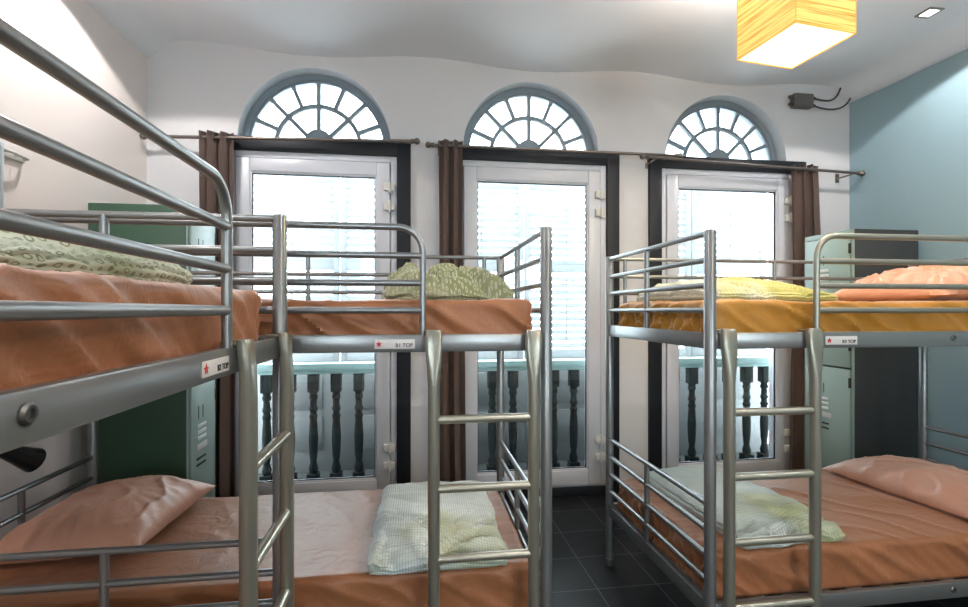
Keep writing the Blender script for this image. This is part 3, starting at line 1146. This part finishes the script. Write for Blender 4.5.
# ------------------------------------------------------------------ pillows
def pillow(w, d, h, loc, rot, label, seed, material=None, wr=1.0, flat=.35):
    nu, nv = 74, 60
    bm = NB()
    grids = []
    for sgn in (1, -1):
        G = []
        for i in range(nu + 1):
            row = []
            for j in range(nv + 1):
                u, v = -1 + 2 * i / nu, -1 + 2 * j / nv
                if sgn < 0 and (i in (0, nu) or j in (0, nv)):
                    row.append(grids[0][i][j]); continue
                prof = (max(0, 1 - abs(u) ** 2.6) * max(0, 1 - abs(v) ** 2.6)) ** .55
                # sides draw in, corners stay out
                x = u * w / 2 * (1 - .055 * (1 - v * v) * abs(u))
                y = v * d / 2 * (1 - .055 * (1 - u * u) * abs(v))
                e = max(abs(u), abs(v))
                wk = ridge(x * 9 + seed + .8 * N(x * 5, y * 5, seed), y * 6) ** 3 * .010 * wr
                ang_ = math.atan2(v, u)
                gather = .007 * wr * math.sin(ang_ * 26 + 4 * N(u * 2, v * 2, seed)) * e ** 4 * (1 - e ** 8)
                z = prof * h * (.72 if sgn > 0 else -flat) + (wk + gather + .008 * N(x * 6, y * 6, seed)) * min(1, prof * 1.5) * (1 if sgn > 0 else .3)
                if sgn < 0: z = max(z, -h * flat)
                row.append(bm.verts.new((x, y, z)))
            G.append(row)
        grids.append(G)
        for i in range(nu):
            for j in range(nv):
                q_ = (G[i][j], G[i + 1][j], G[i + 1][j + 1], G[i][j + 1])
                try: bm.faces.new(q_)
                except ValueError: pass
    o = obj('pillow', bm, material or M_pillow, loc=loc, rot=rot, ang=70)
    tag(o, label, 'pillow', 'pillows in pinkish tan cases')
    # stitched open hem of the pillowcase
    return o


pillow(.56, .66, .175, (-1.265, 2.28, .545), (0, R(-3), R(-2)), 'plump pinkish tan pillow on the lower bunk below the B1 TOP bed', 3.3, wr=1.3)
pillow(.50, .80, .135, (2.60, 2.16, .530), (0, R(-2), R(6)), 'flat pinkish tan pillow on the lower bunk beside the grey locker', 7.7)
pillow(.80, .62, .175, (2.70, 2.20, 1.525), (0, R(-4), R(4)), 'pinkish tan pillow on the upper bunk by the teal wall', 5.9, wr=2.2)


# ------------------------------------------------------------------ folded duvets
def duvet(name, w, d, h, loc, rz, label, cat, material, seed, crumple=1.0, layers=3, taper=None, step=.011, group='folded duvets', prof=None, ry=0, flow=0, near=0):
    def fn(p, n, q):
        x, y, z = p
        u, v = q.x / (w / 2), q.y / (d / 2)
        t = z / h
        side = 1 - abs(n.z)
        # outline wobble
        wob = 1 + .05 * crumple * N(seed + 1.2 * y * 4, t * 1.5) if abs(u) > abs(v) else 1 + .05 * crumple * N(seed + 7 + x * 5, t * 1.5)
        p.x *= wob + .01; p.y *= wob
        # layered fold lips on the sides
        lay = abs(math.sin(PI * layers * t + .5 * N(x * 5, y * 5, seed)))
        p += Vector((n.x, n.y, 0)) * (.014 * (lay ** .6) - .010) * side
        sc = 1.0
        if prof: sc = prof(u, v)
        else:
            sc = .86 + .14 * (1 - abs(u) ** 3) * (1 - abs(v) ** 3)
        wx = x + .05 * N(x * 4, y * 4, seed); wy = y + .05 * N(x * 4 + 9, y * 4, seed)
        f1 = ridge(wx * 3.2 + wy * 4.5 + seed, wy * 2 - wx * 2.5) ** 2
        f2 = ridge(wx * 10 - wy * 3 + seed, wy * 7 + wx * 3) ** 3
        f3 = N(x * 26, y * 26, seed)
        dz = (.030 * (f1 - .5) + .012 * f2) * crumple + .0025 * f3
        if flow:
            yy = y + .06 * math.sin(x * 7 + seed) + .04 * N(x * 5, y * 3, seed)
            g1 = ridge(yy * 8.5 + seed, x * 1.6) ** 1.5
            g2 = ridge(yy * 22 + seed, x * 3.2, 1.0) ** 2
            fw = flow if near == 0 else flow * (.25 + .9 * max(0.0, .25 - v))
            c1 = ridge(yy * 5.2 + x * 1.8 + seed * 2, x * 1.1) ** 6
            c2 = ridge(x * 6.5 + .8 * N(y * 6, z * 9) + seed, yy * 2.5 + z * 9) ** 5
            dz = fw * (.026 * (g1 - .5) + .010 * g2 - .045 * c1 - .022 * c2) + .0015 * f3 + .010 * N(x * 6, y * 6, seed)
            p += Vector((n.x, n.y, 0)) * side * fw * (-.022 * c2 - .012 * c1 + .012 * N(x * 9, z * 14, y * 9))
        p.z = p.z * sc + dz * t * min(1, sc * 1.4) * (h / .10)
        p.z = max(0.0, p.z)
        return p
    bm = rounded_box(w, d, h, min(.045, h * .48), step, fn, step_z=.007)
    o = obj(name, bm, material, loc=loc, rot=(0, ry, rz), ang=80)
    tag(o, label, cat, group)
    return o


zu, zl = 1.463, .493
duvet('folded_duvet', .50, .76, .090, (.09, 2.12, zl), R(-1), 'pale blue check duvet folded on the lower bunk behind the ladder, B1 TOP bed', 'duvet', M_blue_check, 2.2, 1.0, flow=.75, near=1,
      prof=lambda u, v: .84 + .16 * (1 - abs(u) ** 3) - .06 * v)
duvet('folded_duvet', .47, .80, .090, (1.47, 2.14, zl), R(2), 'pale grey and yellow check duvet folded on the lower bunk of the B3 TOP bed', 'duvet', M_grey_check, 4.8, .9, flow=.7, near=1,
      prof=lambda u, v: .84 + .16 * (1 - abs(u) ** 3) - .04 * v)
duvet('folded_duvet', .60, .70, .105, (1.50, 2.21, zu), R(3), 'yellow green check duvet folded on the upper bunk of the B3 TOP bed', 'duvet', M_yell_check, 6.1, .7, flow=.5,
      prof=lambda u, v: .45 + .55 * (1 - max(0, u) ** 2) * (1 - abs(v) ** 4))
duvet('crumpled_duvet', .54, .50, .135, (.13, 2.25, zu), R(4), 'green print duvet crumpled in a heap on the upper bunk of the B1 TOP bed', 'duvet', M_green_pat, 9.4, 1.0, layers=2, step=.008, flow=1.35,
      prof=lambda u, v: (1.05 - .14 * u if u < .55 else .97 - 1.1 * (u - .55)) * (1 - max(0, -u - .6) * 1.2) * (1 - .6 * abs(v) ** 4))
duvet('crumpled_duvet', .66, 1.25, .115, (-.93, .80, zu + .017), R(-3), 'green duvet printed with dark rings on the upper bunk of the B2 TOP bed', 'duvet', M_ring_pat, 12.7, .8, step=.0115, flow=.45,
      prof=lambda u, v: .35 + .65 * (1 - abs(u) ** 4 * .6) * (1 - max(0, v) ** 3 * .65))


# ------------------------------------------------------------------ lockers
def locker(x, y, rz, w, d, h, label, body_m, door_m, cat='locker'):
    """front at +x local before rotation; w along y, d along -x"""
    root = empty('locker', (x, y, 0), rz)
    bm = NB()
    box(bm, -d, -.004, -w / 2, w / 2, .0, h, .006)
    obj('body', bm, body_m, root)
    bm = NB()
    t = .012
    box(bm, -.004, 0.0, -w / 2, w / 2, h - .035, h, .001)
    box(bm, -.004, 0.0, -w / 2, w / 2, 0, .07, .001)
    box(bm, -.004, 0.0, -w / 2, -w / 2 + .022, .07, h - .035, .001)
    box(bm, -.004, 0.0, w / 2 - .022, w / 2, .07, h - .035, .001)
    obj('front_frame', bm, door_m, root)
    zm = h * .515
    for (z0, z1) in ((.078, zm - .008), (zm + .008, h - .042)):
        bm = NB()
        box(bm, -.004, .012, -w / 2 + .026, w / 2 - .026, z0, z1, .003)
        # recessed-look lines are real raised panel edge
        dr = obj('door', bm, door_m, root)
        bm = NB()
        for k in range(3):
            zz = z1 - .23 - k * .034
            vs = box(bm, .011, .019, -w * .26, w * .05, zz - .010, zz + .010, .003)
        obj('louver', bm, M_llouv, dr, label='pale pressed vents')
        bm = NB(); box(bm, .011, .015, -w * .26, w * .10, z1 - .365, z1 - .330, .001)
        obj('label_holder', bm, M_label, dr)
        bm = NB()
        for k in range(2):
            zz = z1 - .41 - k * .034
            box(bm, .011, .016, -w * .26, w * .05, zz - .006, zz + .006, .002)
        obj('louver', bm, M_lslot, dr, label='dark lower vents')
        for k in (-1, 1):
            bm = NB(); box(bm, .011, .0135, -w * .12 + k * .028 - .003, -w * .12 + k * .028 + .003, z1 - .19, z1 - .12, 0)
            obj('handle_slot', bm, M_lslot, dr)
        for zz in (z0 + .15, z1 - .09):
            bm = NB(); box(bm, .0, .014, w / 2 - .034, w / 2 - .020, zz - .035, zz + .035, .002)
            obj('hinge', bm, M_lslot, dr)
    tag(root, label, cat, 'tall metal lockers')
    return root


# left: front faces +X;  right: front faces -X
locker(-1.20, 2.995, 0, .37, .48, 1.988, 'tall green metal locker in the corner by the cream wall', M_lgreen, M_lfront)
locker(2.975, 3.195, R(180), .43, .51, 1.988, 'tall dark grey metal locker in the corner by the teal wall', M_lgrey, M_lfront)
